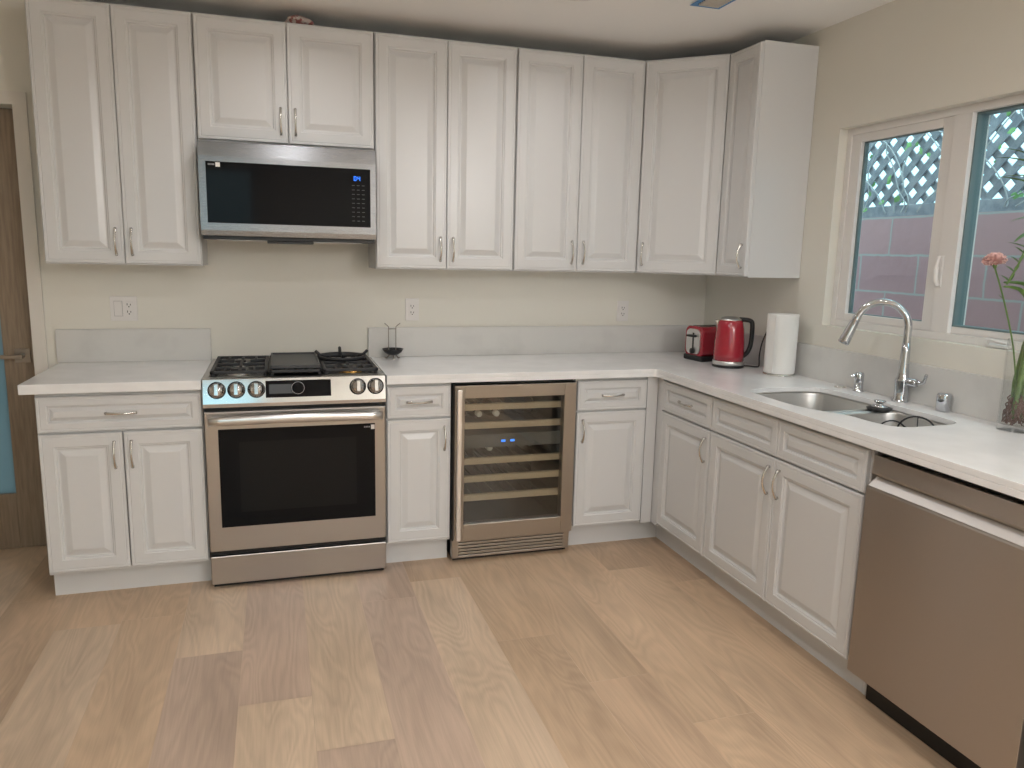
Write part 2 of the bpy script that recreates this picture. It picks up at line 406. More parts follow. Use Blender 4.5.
# door casing with mitred corners, and the glazed door standing in the opening
b = MB(); cw = .055
def casing(poly): b.prism(poly, -.016, 0, 'y')
casing([(DX1, 0), (DX1+cw, 0), (DX1+cw, DZ+cw), (DX1, DZ)])
casing([(DX0, 0), (DX0, DZ), (DX0-cw, DZ+cw), (DX0-cw, 0)])
casing([(DX0, DZ), (DX1, DZ), (DX1+cw, DZ+cw), (DX0-cw, DZ+cw)])
struct(b.build('trim_1', 'trim'))
dx0, dx1, gy = DX0+.004, DX1-.004, .085
gx0, gx1, gz0, gz1 = dx0+.115, dx1-.145, .275, 1.90
b = MB()
b.box(dx0, gy, .001, gx0, gy+.042, DZ-.004, .002).box(gx1, gy, .001, dx1, gy+.042, DZ-.004, .002)
b.box(gx0, gy, .001, gx1, gy+.042, gz0, .002).box(gx0, gy, gz1, gx1, gy+.042, DZ-.004, .002)
door = struct(b.build('door_1', 'doorwood'))
MB().box(gx0-.004, gy+.014, gz0-.004, gx1+.004, gy+.026, gz1+.004).build('pane', 'frost', door)
b = MB(); hx, hz = -.838, .945
b.box(hx-.033, gy-.008, hz-.033, hx+.033, gy, hz+.033, .002)
b.lathe([(0, 0), (.011, 0), (.011, .045), (0, .045)], 16, T4(hx, gy-.008, hz) @ R4('X', PI/2))
b.box(hx-.125, gy-.058, hz-.010, hx+.012, gy-.046, hz+.010, .003)
b.build('door_handle', 'darknickel', door)['label'] = 'dark lever handle on a square plate'

# baseboard: the short run of wall left of the door
b = MB(); b.box(XL, -.012, 0, DX0-cw, 0, .10, .003); struct(b.build('baseboard_back', 'trim'))

# window over the sink
b = MB(); fx = W+.045
b.box(fx, WY0-.028, WZ0, fx+.085, WY0, WZ1, .002).box(fx, WY1, WZ0, fx+.085, WY1+.028, WZ1, .002)
b.box(fx, WY1+.028, WZ0, fx+.085, WY0-.028, WZ0+.030, .002).box(fx, WY1+.028, WZ1-.030, fx+.085, WY0-.028, WZ1, .002)
b.box(fx, -1.673, WZ0+.030, fx+.085, -1.592, WZ1-.030, .002)        # mullion
w1 = struct(b.build('window_1', 'vinyl'))
b = MB(); sx0 = fx+.006; zz0, zz1 = WZ0+.030, WZ1-.030
sy0, sy1 = WY0-.028, -1.592
for (ya, yb, za, zb) in ((sy0-.055, sy0, zz0, zz1), (sy1, sy1+.052, zz0, zz1), (sy1+.052, sy0-.055, zz0, zz0+.032), (sy1+.052, sy0-.055, zz1-.034, zz1)):
    b.box(sx0, ya, za, sx0+.045, yb, zb, .002)
sash = b.build('sash', 'vinyl', w1)
b = MB(); ga, gb, gc, gd = sy0-.055, sy1+.052, zz0+.032, zz1-.034
for (ya, yb, za, zb) in ((ga-.010, ga, gc, gd), (gb, gb+.004, gc, gd), (gb+.004, ga-.010, gc, gc+.004), (gb+.004, ga-.010, gd-.004, gd)):
    b.box(sx0+.018, ya, za, sx0+.034, yb, zb)
b.build('gasket', 'vinylg', sash)
MB().box(sx0+.022, gb+.003, gc+.003, sx0+.027, ga-.009, gd-.003).build('pane', 'pane', sash)
# fixed light: frame side's shade painted as a dark lining, then the pane
ha, hb, hc, hd = -1.673, WY1+.028, zz0, zz1
b = MB()
for (ya, yb, za, zb) in ((ha-.006, ha, hc+.03, hd-.006), (hb, hb+.02, hc+.03, hd-.006), (hb, ha, hc+.026, hc+.032), (hb, ha, hd-.008, hd)):
    b.box(fx+.02, ya, za, fx+.07, yb, zb)
b.build('reveal_shade', 'vinylg', w1)
MB().box(fx+.02, hb, hc, fx+.07, ha, hc+.026, .002).build('bottom_rail', 'vinyl', w1)
MB().box(fx+.038, hb+.004, hc+.026, fx+.043, ha-.004, hd-.004).build('pane', 'pane', w1)
b = MB(); b.box(fx-.006, -1.622, 1.375, fx, -1.596, 1.50, .003)
b.tube(smooth_path([(fx-.008, -1.609, 1.385), (fx-.020, -1.609, 1.41), (fx-.020, -1.607, 1.45), (fx-.010, -1.605, 1.495)], 5), [.009]*3+[.0095]*8+[.006]*5, 10)
b.build('lock_handle', 'vinyl', w1)
b = MB(); b.box(fx-.022, -1.95, WZ0+.002, fx, -1.855, WZ0+.014, .004)
b.tube(smooth_path([(fx-.024, -1.870, WZ0+.014), (fx-.030, -1.885, WZ0+.030), (fx-.030, -1.91, WZ0+.026), (fx-.03, -1.955, WZ0+.022)], 5), .0055, 8)
b.build('crank_handle', 'vinyl', w1)

# outdoors: ground, block wall, lattice with a vine
struct(MB().box(W+.16, -9, -.35, 14, 6, -.12).build('ground', 'ground'))
o = MB().box(0, -3.6, -1.829, .19, 4.4, 0).build('garden_wall', 'block'); o.location = (3.45, -.62, 1.709); struct(o)
lf = thing('lattice_fence', 'weathered grey diamond lattice fence on top of the red block wall outside', 'fence', (3.45, 0, 1.709))
MB().box(.05, -4.0, 0, .10, 3.6, .062, .003).build('bottom_rail', 'lattice', lf)
MB().box(.05, -4.0, 1.20, .10, 3.6, 1.26, .003).build('top_rail', 'lattice', lf)
b1 = MB(); pit = .112; hgt = 1.14
for sgn, xo in ((-1, .06), (1, .072)):
    k = -42
    while k < 36:
        y0 = k*pit; w_ = .036*1.414/2
        # slat from (y0, .062) to (y0+sgn*hgt, .062+hgt) as a slanted board
        b1.prism([(y0-w_, .06), (y0+w_, .06), (y0+w_+sgn*hgt, .06+hgt), (y0-w_+sgn*hgt, .06+hgt)], xo, xo+.009, 'x')
        k += 1
b1.build('lattice_panel', 'lattice', lf)
vn = MB(); rnd = random.Random(3)
for i in range(26):
    y = rnd.uniform(-2.6, .6); z = .02; pts = [(.035+rnd.uniform(-.01, .01), y, z)]
    d = rnd.uniform(-.5, .5)
    for k in range(9):
        d += rnd.uniform(-.55, .55); z += rnd.uniform(.03, .10); y += d*.09
        pts.append((.035+rnd.uniform(-.012, .010), y, z))
    vn.tube(smooth_path(pts, 4), .0035, 5)
vine = vn.build('climbing_vine', 'twig'); vine.location = (3.45, 0, 1.709)
tag(vine, 'bare pale twigs of a vine climbing over the lattice outside', 'vine', kind='stuff')
lv = MB()
for i in range(330):
    y = rnd.uniform(-2.6, .6); z = rnd.uniform(.05, 1.0); a = rnd.uniform(0, 2*PI); s_ = rnd.uniform(.022, .05)
    t = bmesh.new(); vs = [t.verts.new(p) for p in ((0, 0, 0), (0, .35*s_, .45*s_), (.1*s_, .25*s_, .8*s_), (.05*s_, 0, s_), (.1*s_, -.25*s_, .8*s_), (0, -.35*s_, .45*s_))]
    t.faces.new(vs)
    lv._add(t, T4(rnd.choice((.03, .13, .2)), y, z) @ R4('X', a) @ R4('Z', rnd.uniform(-.6, .6)))
lv.build('foliage', 'leafout', vine)['kind'] = 'stuff'

# ------------------------------------------------------------------ ceiling fittings
def downlight(x, y, label, group=None):
    t = thing('downlight', label, 'ceiling light', (x, y, CEIL), 0, group)
    MB().lathe([(.062, -.001), (.062, -.006), (.085, -.004), (.088, 0), (.062, 0)], 32).build('trim_ring', 'white', t)
    MB().lathe([(0, -.003), (.062, -.003), (.062, 0), (0, 0)], 32).build('lens', 'lens', t)
    ld = bpy.data.lights.new('lamp', 'AREA'); ld.shape = 'DISK'; ld.size = .12; ld.energy = LAMP_W*(.24 if y > -1 else (.30 if x > 1 else .70) if y > -3 else 1.0 if y > -4.5 else 1.1); ld.spread = math.radians(150 if y > -1 else 170); ld.color = LAMP_COL
    lo = bpy.data.objects.new('lamp', ld); C.objects.link(lo); lo.parent = t; lo.location = (0, 0, -.012)
    return t
for i, (x, y) in enumerate(DOWNLIGHTS):
    if i == 0: downlight(x, y, 'round recessed downlight in the ceiling beside the blue-taped vent')
    else: downlight(x, y, 'unseen round recessed downlight further out over the open room', 'downlights over the room')
pt = thing('fill_pendant', 'unseen pendant lamp added behind the camera as fill light', 'lamp', (2.2, -5.2, CEIL))  # unseen lamp added behind the camera to fill the room with soft light
MB().lathe([(0, -.025), (.05, -.025), (.06, 0), (0, 0)], 24).build('ceiling_rose', 'white', pt)
MB().tube([(0, 0, -.02), (0, 0, -.20)], .004, 8).build('cord', 'black', pt)
MB().lathe([(0, -.20), (.03, -.20), (.035, -.235), (.03, -.24), (0, -.24)], 20).build('cap', 'nickel', pt)
ld = bpy.data.lights.new('fill_bulb', 'POINT'); ld.energy = FILL_PENDANT_W; ld.color = LAMP_COL; ld.shadow_soft_size = .14
lo = bpy.data.objects.new('fill_bulb', ld); C.objects.link(lo); lo.parent = pt; lo.location = (0, 0, -.37)
v = thing('ceiling_vent', 'ceiling air vent edged with blue masking tape', 'vent', (2.065, -1.085, CEIL))
b = MB()
for (x0, y0, x1, y1) in ((-.07, -.15, -.047, .15), (.047, -.15, .07, .15), (-.047, .125, .047, .15), (-.047, -.15, .047, -.125)):
    b.box(x0, y0, -.0055, x1, y1, -.0045)
b.build('masking_tape', 'tape', v)['label'] = 'blue masking tape border'
b = MB(); b.box(-.062, -.14, -.0045, .062, .14, 0, .001).build('frame', 'vent', v)
MB().box(-.046, -.124, -.006, .046, .124, -.0045).build('duct_opening', 'ventdark', v)
b = MB()
for k in range(15):
    y = -.112+k*.016; b.box(-.046, y-.004, -.013, .046, y+.004, -.006)
b.build('louvers', 'vent', v)

# ------------------------------------------------------------------ cabinets
DOOR = [(0, 0), (0, .015), (.003, .0195), (.010, .0195), (.0115, .018), (.0135, .018), (.015, .0195), (.052, .0195), (.055, .016), (.060, .0155), (.063, .008), (.069, .008), (.092, .0165), (.095, .017)]
def drings(k): return [(d if d <= .015 else .015+(d-.015)*k, h) for d, h in DOOR]
def bow(mb, p0, p1, out, h=.022):
    p0, p1, out = Vector(p0), Vector(p1), Vector(out).normalized(); L = (p1-p0).length; ax = (p1-p0).normalized()
    pts = []; n_ = 14
    for i in range(n_+1):
        t = i/n_; pts.append(p0.lerp(p1, t)+out*(h*(math.sin(PI*(.08+.84*t))-.249)/.751+.006))
    mb.tube(pts, [.0062-.0022*math.sin(PI*i/n_) for i in range(n_+1)], 8, sq=(1, 1))
    for p in (p0+ax*.004, p1-ax*.004):
        mb.tube([p, p+out*.010], .0055, 8)
def pull(parent, p0, p1, out=(0, -1, 0)):
    mb = MB(); bow(mb, p0, p1, out); return mb.build('handle', 'nickel', parent)
UD, BD = .312, .609
def door_on(parent, x0, x1, z0, z1, yb, hs, low=False, name='door', k=1.0, mx=None):
    """hs: 'l'/'r' side of the handle, 'h' horizontal centre, None"""
    d = MB().panel(x0, x1, z0, z1, yb, drings(k), mx=mx).build(name, 'cab', parent)
    yf = yb-.0195
    if hs in ('l', 'r'):
        xh = x1-.030 if hs == 'r' else x0+.030
        za, zb_ = (z0+.035, z0+.150) if low else (z1-.150, z1-.035)
        p0, p1 = Vector((xh, yf, za)), Vector((xh, yf, zb_)); o = Vector((0, -1, 0))
    elif hs == 'h':
        xm = (x0+x1)/2; zm = (z0+z1)/2
        p0, p1 = Vector((xm-.058, yf+.003, zm)), Vector((xm+.058, yf+.003, zm)); o = Vector((0, -1, 0))
    else: return d
    if mx is not None: p0, p1, o = mx @ p0, mx @ p1, mx.to_3x3() @ o
    pull(d, p0, p1, o)
    return d
def carcass(mb, w, dep, z0, z1, top=True):
    t = .018
    mb.box(0, -dep, z0, t, -.002, z1).box(w-t, -dep, z0, w, -.002, z1).box(t, -dep, z0, w-t, -.002, z0+t).box(t, -.02, z0+t, w-t, -.002, z1)
    if top: mb.box(t, -dep, z1-t, w-t, -.02, z1)
    return mb
UZ0, UZ1 = 1.383, 2.443
def wall_cabinet(x0, x1, z0, label, handles):
    w = x1-x0; t = thing('wall_cabinet', label, 'cabinet', (x0, 0, z0), 0)
    H = UZ1-z0
    carcass(MB(), w, UD-.0205, 0, H).build('carcass', 'cab', t)
    n_ = len(handles); g = .0012
    for i, h in enumerate(handles):
        a = .003+(w-.006)*i/n_; bb = .003+(w-.006)*(i+1)/n_
        door_on(t, a+(g if i else 0), bb-(g if i < n_-1 else 0), .006, H-.008, -(UD-.0205), h, low=True)
    return t
wall_cabinet(-.618, -.002, UZ0, 'tall white two-door wall cabinet at the left end of the upper row', 'rl')
wall_cabinet(.001, .760, 1.923, 'short white two-door wall cabinet above the microwave', 'rl')
wall_cabinet(.763, 1.441, UZ0, 'tall white two-door wall cabinet directly right of the microwave', 'rl')
wall_cabinet(1.444, 2.119, UZ0, 'tall white two-door wall cabinet between the corner cabinet and another pair', 'rl')
# diagonal corner cabinet
t = thing('wall_cabinet', 'white diagonal corner wall cabinet with a single angled door', 'cabinet', (2.122, 0, UZ0), 0)
ud = UD-.0205; H = UZ1-UZ0
pa, pb = Vector((0, -ud, 0)), Vector((W-ud-2.122, -.583, 0)); dv = (pb-pa); Ld = dv.length; ang = math.atan2(dv.y, dv.x)
poly = [(0, -.002), (W-2.122-.002, -.002), (W-2.122-.002, -.583), (pb.x, pb.y), (pa.x, pa.y)]
MB().prism(poly, 0, H).build('carcass', 'cab', t)
mx = T4(pa.x, pa.y, 0) @ R4('Z', ang)
door_on(t, .012, Ld-.012, .006, H-.008, 0, 'l', low=True, mx=mx)
# cabinet on the right wall
w_ = .835-.586
t = thing('wall_cabinet', 'narrow white one-door wall cabinet with finished side panel beside the window', 'cabinet', (W, -.586, UZ0), -PI/2)
carcass(MB(), w_, ud, 0, H).build('carcass', 'cab', t)
door_on(t, .003, w_-.003, .006, H-.008, -ud, 'r', low=True, k=.8)

def base_cabinet(loc, rotz, w, label, cols, filler=None, toe=True, dz=(.720, .866, .128, .712), fill_left=0, fill_right=0, toe_ext=(0, 0)):
    """cols: list of (x0, x1, door handle side, drawer handle); or ('wide', ...)"""
    t = thing('base_cabinet', label, 'cabinet', loc, rotz); dep = BD-.0205
    carcass(MB(), w, dep, .114, .880, top=False).build('carcass', 'cab', t)
    MB().box(-toe_ext[0], -.533, 0, w+toe_ext[1], -.515, .114).build('toe_kick', 'cab', t)
    if fill_left: MB().box(0, -dep-.016, .114, fill_left, -dep+.002, .880).build('filler', 'cab', t)
    if fill_right: MB().box(w-fill_right, -dep-.016, .114, w, -dep+.002, .880).build('filler', 'cab', t)
    b_ = MB().box(.018, -dep, dz[3]-.02, w-.018, -dep+.018, dz[0]+.02); b_.box(.018, -dep, .862, w-.018, -dep+.018, .880)
    b_.build('face_rail', 'cab', t)
    for c in cols:
        x0, x1, hs, dh = c[:4]
        if hs != 'none': door_on(t, x0, x1, dz[2], dz[3], -dep, hs)
        if dh != 'none': door_on(t, x0, x1, dz[0], dz[1], -dep, 'h' if dh else None, name='drawer_front', k=.58)
    return t
g = .002
t = base_cabinet((-.620, 0, 0), 0, .618, 'white base cabinet with one drawer over two doors left of the range',
                 [(.003, .309-g, 'r', 'none'), (.309+g, .615, 'l', 'none'), (.003, .615, 'none', True)], toe_ext=(0, 0))
base_cabinet((.767, 0, 0), 0, .300, 'narrow white base cabinet with drawer between range and wine cooler', [(.003, .297, 'r', True)])
base_cabinet((1.690, 0, 0), 0, .436, 'white base cabinet with drawer between wine cooler and the corner', [(.003, .376, 'l', True)], fill_right=.057, toe_ext=(0, .075))
base_cabinet((W, -.590, 0), -PI/2, .513, 'white drawer base cabinet between the corner and the sink cabinet', [(.068, .510, 'r', True)], fill_left=.065, toe_ext=(.06, 0))
base_cabinet((W, -1.105, 0), -PI/2, .932, 'white sink base cabinet with two false drawer fronts over two doors', [(.003, .463-g, 'r', False), (.463+g, .925, 'l', False)])
base_cabinet((W, -2.700, 0), -PI/2, .600, 'white base cabinet beyond the dishwasher at the end of the counter', [(.003, .300-g, 'r', True), (.300+g, .597, 'l', True)])
MB().box(2.20, -2.058, 0, W-.02, -2.040, .880).build('x', 'cab')
e = bpy.data.objects['x']; e.name = 'end_panel'; tag(e, 'thin white panel between the sink cabinet and the dishwasher', 'panel')

# ------------------------------------------------------------------ counters, backsplash
CT, CB = .922, .882
o = MB().box(-.664, -.634, CB, -.001, -.001, CT, .003).build('countertop', 'quartz'); tag(o, 'short white quartz countertop left of the range', 'countertop')
def chaikin(p, n_=3):
    for _ in range(n_):
        q = []
        for i in range(len(p)):
            a, c = p[i], p[(i+1) % len(p)]
            q += [(a[0]*.75+c[0]*.25, a[1]*.75+c[1]*.25), (a[0]*.25+c[0]*.75, a[1]*.25+c[1]*.75)]
        p = q
    return p
hole = chaikin([(2.245, -1.222), (2.40, -1.214), (2.555, -1.222), (2.585, -1.30), (2.590, -1.50), (2.592, -1.72), (2.590, -1.90), (2.565, -1.972), (2.42, -1.980), (2.300, -1.978),
                (2.268, -1.90), (2.270, -1.78), (2.225, -1.69), (2.188, -1.60), (2.184, -1.42), (2.192, -1.28)], 2)
xo = 2.101; outer = [(.766, -.001), (W-.001, -.001), (W-.001, -3.31), (xo, -3.31), (xo, -.634-.02), (xo-.006, -.640), (xo-.02, -.634), (.766, -.634)]
fholes = []
mbc = MB().slab(outer, [hole], CT-.020, CT)
mbc.slab([(.766, -.594), (W-.590, -.594), (xo+.040, -.640), (xo+.040, -3.31), (xo, -3.31), (xo, -.654), (xo-.006, -.640), (xo-.02, -.634), (.766, -.634)], [], CB, CT-.0199)
o = mbc.build('countertop', 'quartz'); tag(o, 'long L-shaped white quartz countertop running to the window wall', 'countertop')
bv = o.modifiers.new('bevel', 'BEVEL'); bv.width = .003; bv.segments = 2; bv.limit_method = 'ANGLE'; bv.angle_limit = math.radians(50)
ST = 1.076
for nm, bx, lab in (('a', (-.672, -.02, CT, -.004, -.0005, ST), 'short grey-white backsplash strip left of the range'),
                    ('b', (.757, -.02, CT, W-.0205, -.0005, ST), 'long grey-white backsplash strip along the back wall'),
                    ('c', (W-.02, -3.31, CT, W-.0005, -.0005, ST), 'grey-white backsplash strip below the window')):
    x0, y0, z0, x1, y1, z1 = bx
    o = MB().box(x0, y0, z0, x1, y1, z1, .0015).build('backsplash', 'splash'); tag(o, lab, 'backsplash')

# ------------------------------------------------------------------ sink
sk = thing('kitchen_sink', 'double bowl stainless undermount sink below the window', 'sink', (2.39, -1.60, CT-.020))
def bowl(outl, depth, name):
    cx = sum(p[0] for p in outl)/len(outl); cy = sum(p[1] for p in outl)/len(outl)
    lv_ = [(1.0, 0), (.985, -.012), (.97, -depth*.5), (.95, -depth*.82), (.90, -depth*.95), (.80, -depth), (.14, -depth-.006)]
    t = bmesh.new(); rings = [[t.verts.new(((cx+(x-cx)*s_)-2.39, (cy+(y-cy)*s_)+1.60, z)) for x, y in outl] for s_, z in lv_]
    for A, B in zip(rings[:-1], rings[1:]):
        for i in range(len(A)):
            j = (i+1) % len(A); f = t.faces.new((A[i], A[j], B[j], B[i])); f.smooth = True
    f = t.faces.new(rings[-1])
    bmesh.ops.recalc_face_normals(t, faces=t.faces)
    mb = MB(); mb._add(t); o = mb.build(name, 'sink', sk)
    so = o.modifiers.new('thickness', 'SOLIDIFY'); so.thickness = .002; so.offset = 1
    d = MB().lathe([(.050, .001), (.044, .004), (.036, .002), (.030, -.006), (0, -.006)], 28, T4(cx-2.39, cy+1.60, -depth-.002)).build('drain', 'bright', o)
    return o
bowl(chaikin([(2.235, -1.215), (2.40, -1.207), (2.565, -1.215), (2.592, -1.30), (2.596, -1.50), (2.590, -1.605), (2.45, -1.612), (2.26, -1.612), (2.190, -1.600), (2.178, -1.42), (2.186, -1.27)], 2), .20, 'left_bowl')
bowl(chaikin([(2.24, -1.645), (2.42, -1.645), (2.59, -1.640), (2.598, -1.75), (2.597, -1.91), (2.57, -1.982), (2.42, -1.988), (2.29, -1.985), (2.262, -1.90), (2.264, -1.79), (2.224, -1.70)], 2), .18, 'right_bowl')
MB().box(2.215-2.39, -.044, -.030, 2.590-2.39, -.012, -.004, .004).build('divider', 'bright', sk)
b = MB()
rim_o = chaikin([(2.22, -1.195), (2.40, -1.190), (2.59, -1.197), (2.615, -1.30), (2.620, -1.50), (2.62, -1.72), (2.62, -1.92), (2.58, -2.0), (2.42, -2.005), (2.28, -2.003), (2.245, -1.90), (2.247, -1.78), (2.205, -1.70), (2.165, -1.60), (2.160, -1.42), (2.166, -1.26)], 2)
b.slab([(x-2.39, y+1.60) for x, y in rim_o], [[(x-2.39, y+1.60) for x, y in hole]], -.003, 0)
b.build('rim', 'sink', sk)
# stopper resting on the divider
t = thing('sink_stopper', 'black rubber sink stopper with chrome knob on the bowl divider', 'stopper', (2.535, -1.632, CT-.024))
MB().lathe([(0, 0), (.038, 0), (.046, .010), (.047, .014), (.034, .018), (0, .018)], 32).build('rubber_disc', 'black', t)
MB().lathe([(.030, .018), (.030, .022), (.014, .024), (.013, .034), (.022, .036), (.022, .042), (0, .044)], 28).build('knob', 'chrome', t)
# wire rack lying in the right bowl
b = MB()
def hoop(c, r, nrm, rad=.0028, a0=0, a1=2*PI, n_=28):
    nrm = Vector(nrm).normalized(); a = nrm.cross(Vector((0, 0, 1))).normalized(); bb = nrm.cross(a); c = Vector(c)
    b.tube([c+(a*math.cos(a0+(a1-a0)*k/n_)+bb*math.sin(a0+(a1-a0)*k/n_))*r for k in range(n_+1)], rad, 6)
hoop((.02, -.02, .122), .066, (.75, .66, .05), .0032); hoop((-.03, .045, .112), .050, (.55, .83, .1), .0030)
for a in range(3):
    aa = (a+.5)*PI/3; d = Vector((-.66*math.cos(aa), .75*math.cos(aa), math.sin(aa)))*.065
    b.tube([Vector((.02, -.02, .122))-d, Vector((.028, -.014, .122)), Vector((.02, -.02, .122))+d], .002, 6)
for lx, ly, lz in ((.05, -.055, .09), (-.01, .015, .08), (-.055, .065, .08)):
    b.tube([(lx, ly, lz), (lx, ly, .003)], .003, 6)
b.tube([(.05, -.055, .004), (-.01, .015, .004), (-.055, .065, .004)], .003, 6)
o = b.build('wire_rack', 'iron'); o.location = (2.515, -1.80, .728); tag(o, 'dark wire rack standing in the right sink bowl', 'rack')

# ------------------------------------------------------------------ faucet and deck fittings
FX, FY = 2.676, -1.588
t = thing('faucet', 'chrome gooseneck pull-down kitchen faucet behind the sink', 'faucet', (FX, FY, CT))
MB().lathe([(0, 0), (.031, 0), (.031, .004), (.027, .007), (.0255, .012), (.0255, .078), (.0268, .083), (.0268, .090), (.0225, .100), (.019, .14), (.0168, .20), (.0150, .235), (0, .235)], 32).build('body', 'chrome', t)
dx, dy = -.72, .69
b = MB(); arch = []
R_ = .096; zc = .295
arch += [(0, 0, .225), (0, 0, .27), (0, 0, zc)]
for k in range(1, 15):
    a = PI-k/14*math.radians(164); arch.append((dx*(R_+R_*math.cos(a)), dy*(R_+R_*math.cos(a)), zc+R_*math.sin(a)))
b.tube(smooth_path(arch, 3), .0145, 16)
b.build('spout', 'chrome', t)
end = Vector(arch[-1]); dr = (Vector(arch[-1])-Vector(arch[-2])).normalized()
mx = T4(*end) @ dr.to_track_quat('Z', 'Y').to_matrix().to_4x4()
MB().lathe([(.0150, -.01), (.0165, .0), (.0165, .006), (.0155, .008), (.0180, .03), (.0215, .082), (.0225, .095), (.0225, .108), (.019, .112), (0, .112)], 28, mx).build('spray_head', 'chrome', t)
b = MB()
b.lathe([(0, .018), (.0155, .018), (.0170, .03), (.0170, .055), (.0145, .062), (0, .062)], 24, T4(0, 0, .083) @ R4('Z', math.radians(12)) @ R4('X', PI/2))
b.tube(smooth_path([(.012, -.055, .084), (.018, -.075, .086), (.016, -.090, .096), (.012, -.102, .124)], 6), [.0085]*6+[.0075]*6+[.006]*6+[.005], 12)
b.build('lever', 'chrome', t)
t = thing('soap_dispenser', 'small chrome soap dispenser left of the faucet', 'soap dispenser', (2.672, -1.360, CT))
MB().lathe([(0, 0), (.022, 0), (.022, .004), (.0190, .008), (.0180, .040), (0, .040)], 24).build('collar', 'chrome', t)
b = MB(); b.lathe([(.0175, .038), (.0190, .045), (.0190, .072), (.016, .082), (0, .083)], 24)
b.tube(smooth_path([(-.008, .004, .068), (-.024, .010, .068), (-.030, .013, .063)], 5), .0065, 10); b.build('pump_head', 'chrome', t)
o = MB().lathe([(0, 0), (.0245, 0), (.0245, .062), (.022, .068), (0, .069)], 28).build('air_gap', 'chrome'); o.location = (2.686, -1.783, CT)
tag(o, 'plain chrome air gap cylinder right of the faucet', 'air gap')
o = MB().lathe([(0, 0), (.024, 0), (.023, .003), (0, .004)], 28).build('hole_cover', 'nickel'); o.location = (2.668, -1.255, CT)
tag(o, 'flat round metal hole cover on the counter left of the soap dispenser', 'hole cover')

# ------------------------------------------------------------------ range
t = thing('range', 'slide-in stainless gas range with five knobs and black oven window', 'range', (.003, 0, 0))
w = .757
MB().box(0, -.600, .035, w, -.025, .900).build('body', 'enamel', t)
b = MB(); b.prism([(-.600, .812), (-.600, .905), (-.612, .9265), (-.630, .924), (-.651, .822), (-.648, .806), (-.62, .806)], 0, w, 'x', .0015).build('control_panel', 'panelsteel', t)
cp = [o for o in t.children if o.name.startswith('control_panel')][0]
pn = Vector((0, -.102, -.021)).normalized(); pn = Vector((0, -.9795, .2016))   # outward normal of the sloped face
pd = Vector((0, -.2016, -.9795))                                                # down the face
def face(x, s_): return Vector((x, -.630, .924))+pd*s_
pm = Matrix((( 1, 0, 0, 0), (0, -pd.y, pn.y, 0), (0, -pd.z, pn.z, 0), (0, 0, 0, 1)))   # local x, up-face, outward
def onface(x, s_): return T4(*face(x, s_)) @ pm
ds = MB().box(-.135, -.036, 0, .135, .036, .003, .0008).xf(onface(.385, .047)).build('display', 'glassblack', t)
MB().box(-.058, -.020, 0, .058, .020, .0005).xf(onface(.322, .047) @ T4(0, 0, .003)).build('screen', mat('grey_lcd', (.05, .055, .06), .2), ds)
dl = MB().lathe([(0, .0), (.027, 0), (.027, .012), (.025, .016), (.018, .0165), (0, .0165)], 32, onface(.382, .045) @ T4(0, 0, .003)).build('dial', 'glassblack', ds)
MB().lathe([(.025, .0165), (.0268, .0165), (.0268, .0145), (.025, .0145)], 32, onface(.382, .045) @ T4(0, 0, .0025)).build('dial_ring', 'greyp', ds)
def knob(x):
    k = MB().lathe([(0, 0), (.031, 0), (.032, .006), (.029, .012), (.026, .014), (.0245, .030), (.022, .034), (0, .035)], 32, onface(x, .046)).build('knob', 'panelsteel', t)
    MB().lathe([(.0325, 0), (.036, 0), (.036, .004), (.0325, .005)], 32, onface(x, .046)).build('knob_skirt', 'enamel', k)
    MB().box(-.0095, -.024, .030, .0095, .026, .046, .003).xf(onface(x, .046)).build('grip', 'panelsteel', k)
for x in (.056, .133, .213, .635, .712): knob(x)
# oven door
dy_, df = -.604, -.642
b = MB(); b.box(.002, df, .172, w-.002, dy_, .788, .005)
od = b.build('oven_door', 'steel', t)
MB().box(.054, df-.002, .280, .708, df+.004, .712, .001).build('oven_window', 'glassblack', od)
MB().box(.135, df-.0024, .345, .625, df-.0019, .655).build('inner_window', mat('window_tint', (.013, .013, .013), .06, spec=.12), od)
b = MB(); pts = []
for k in range(17):
    u = k/16; pts.append((.020+u*(w-.04), df-.034-.016*math.sin(PI*u), .752+.008*math.sin(PI*u)))
b.tube(pts, .019, 12, sq=(.55, 1))
for x in (.045, w-.045): b.box(x-.018, df-.030, .738, x+.018, df+.002, .766, .004)
b.build('oven_handle', 'bright', od)
s_ = MB().box(.690, df-.0032, .686, .706, df-.002, .706).build('sticker', 'white', od)
b = MB()
for x in (.660, .667, .674, .681): b.box(x, df-.0028, .694, x+.005, df-.002, .700)
b.build('badge', 'greyp', od)
MB().box(.006, -.632, .154, w-.006, -.600, .172).build('vent_gap', 'blackgap', t)
MB().box(.006, -.628, .788, w-.006, -.600, .806).build('vent_gap', 'blackgap', t)
MB().box(.002, -.640, .022, w-.002, -.603, .150, .004).build('drawer', 'steel', t)
for x in (.05, w-.05):
    for y in (-.58, -.07):
        MB().lathe([(0, 0), (.018, 0), (.018, .036), (0, .036)], 16, T4(x, y, 0)).build('foot', 'black', t)
MB().box(.01, -.615, .004, w-.01, -.600, .03).build('kick_plate', 'black', t)
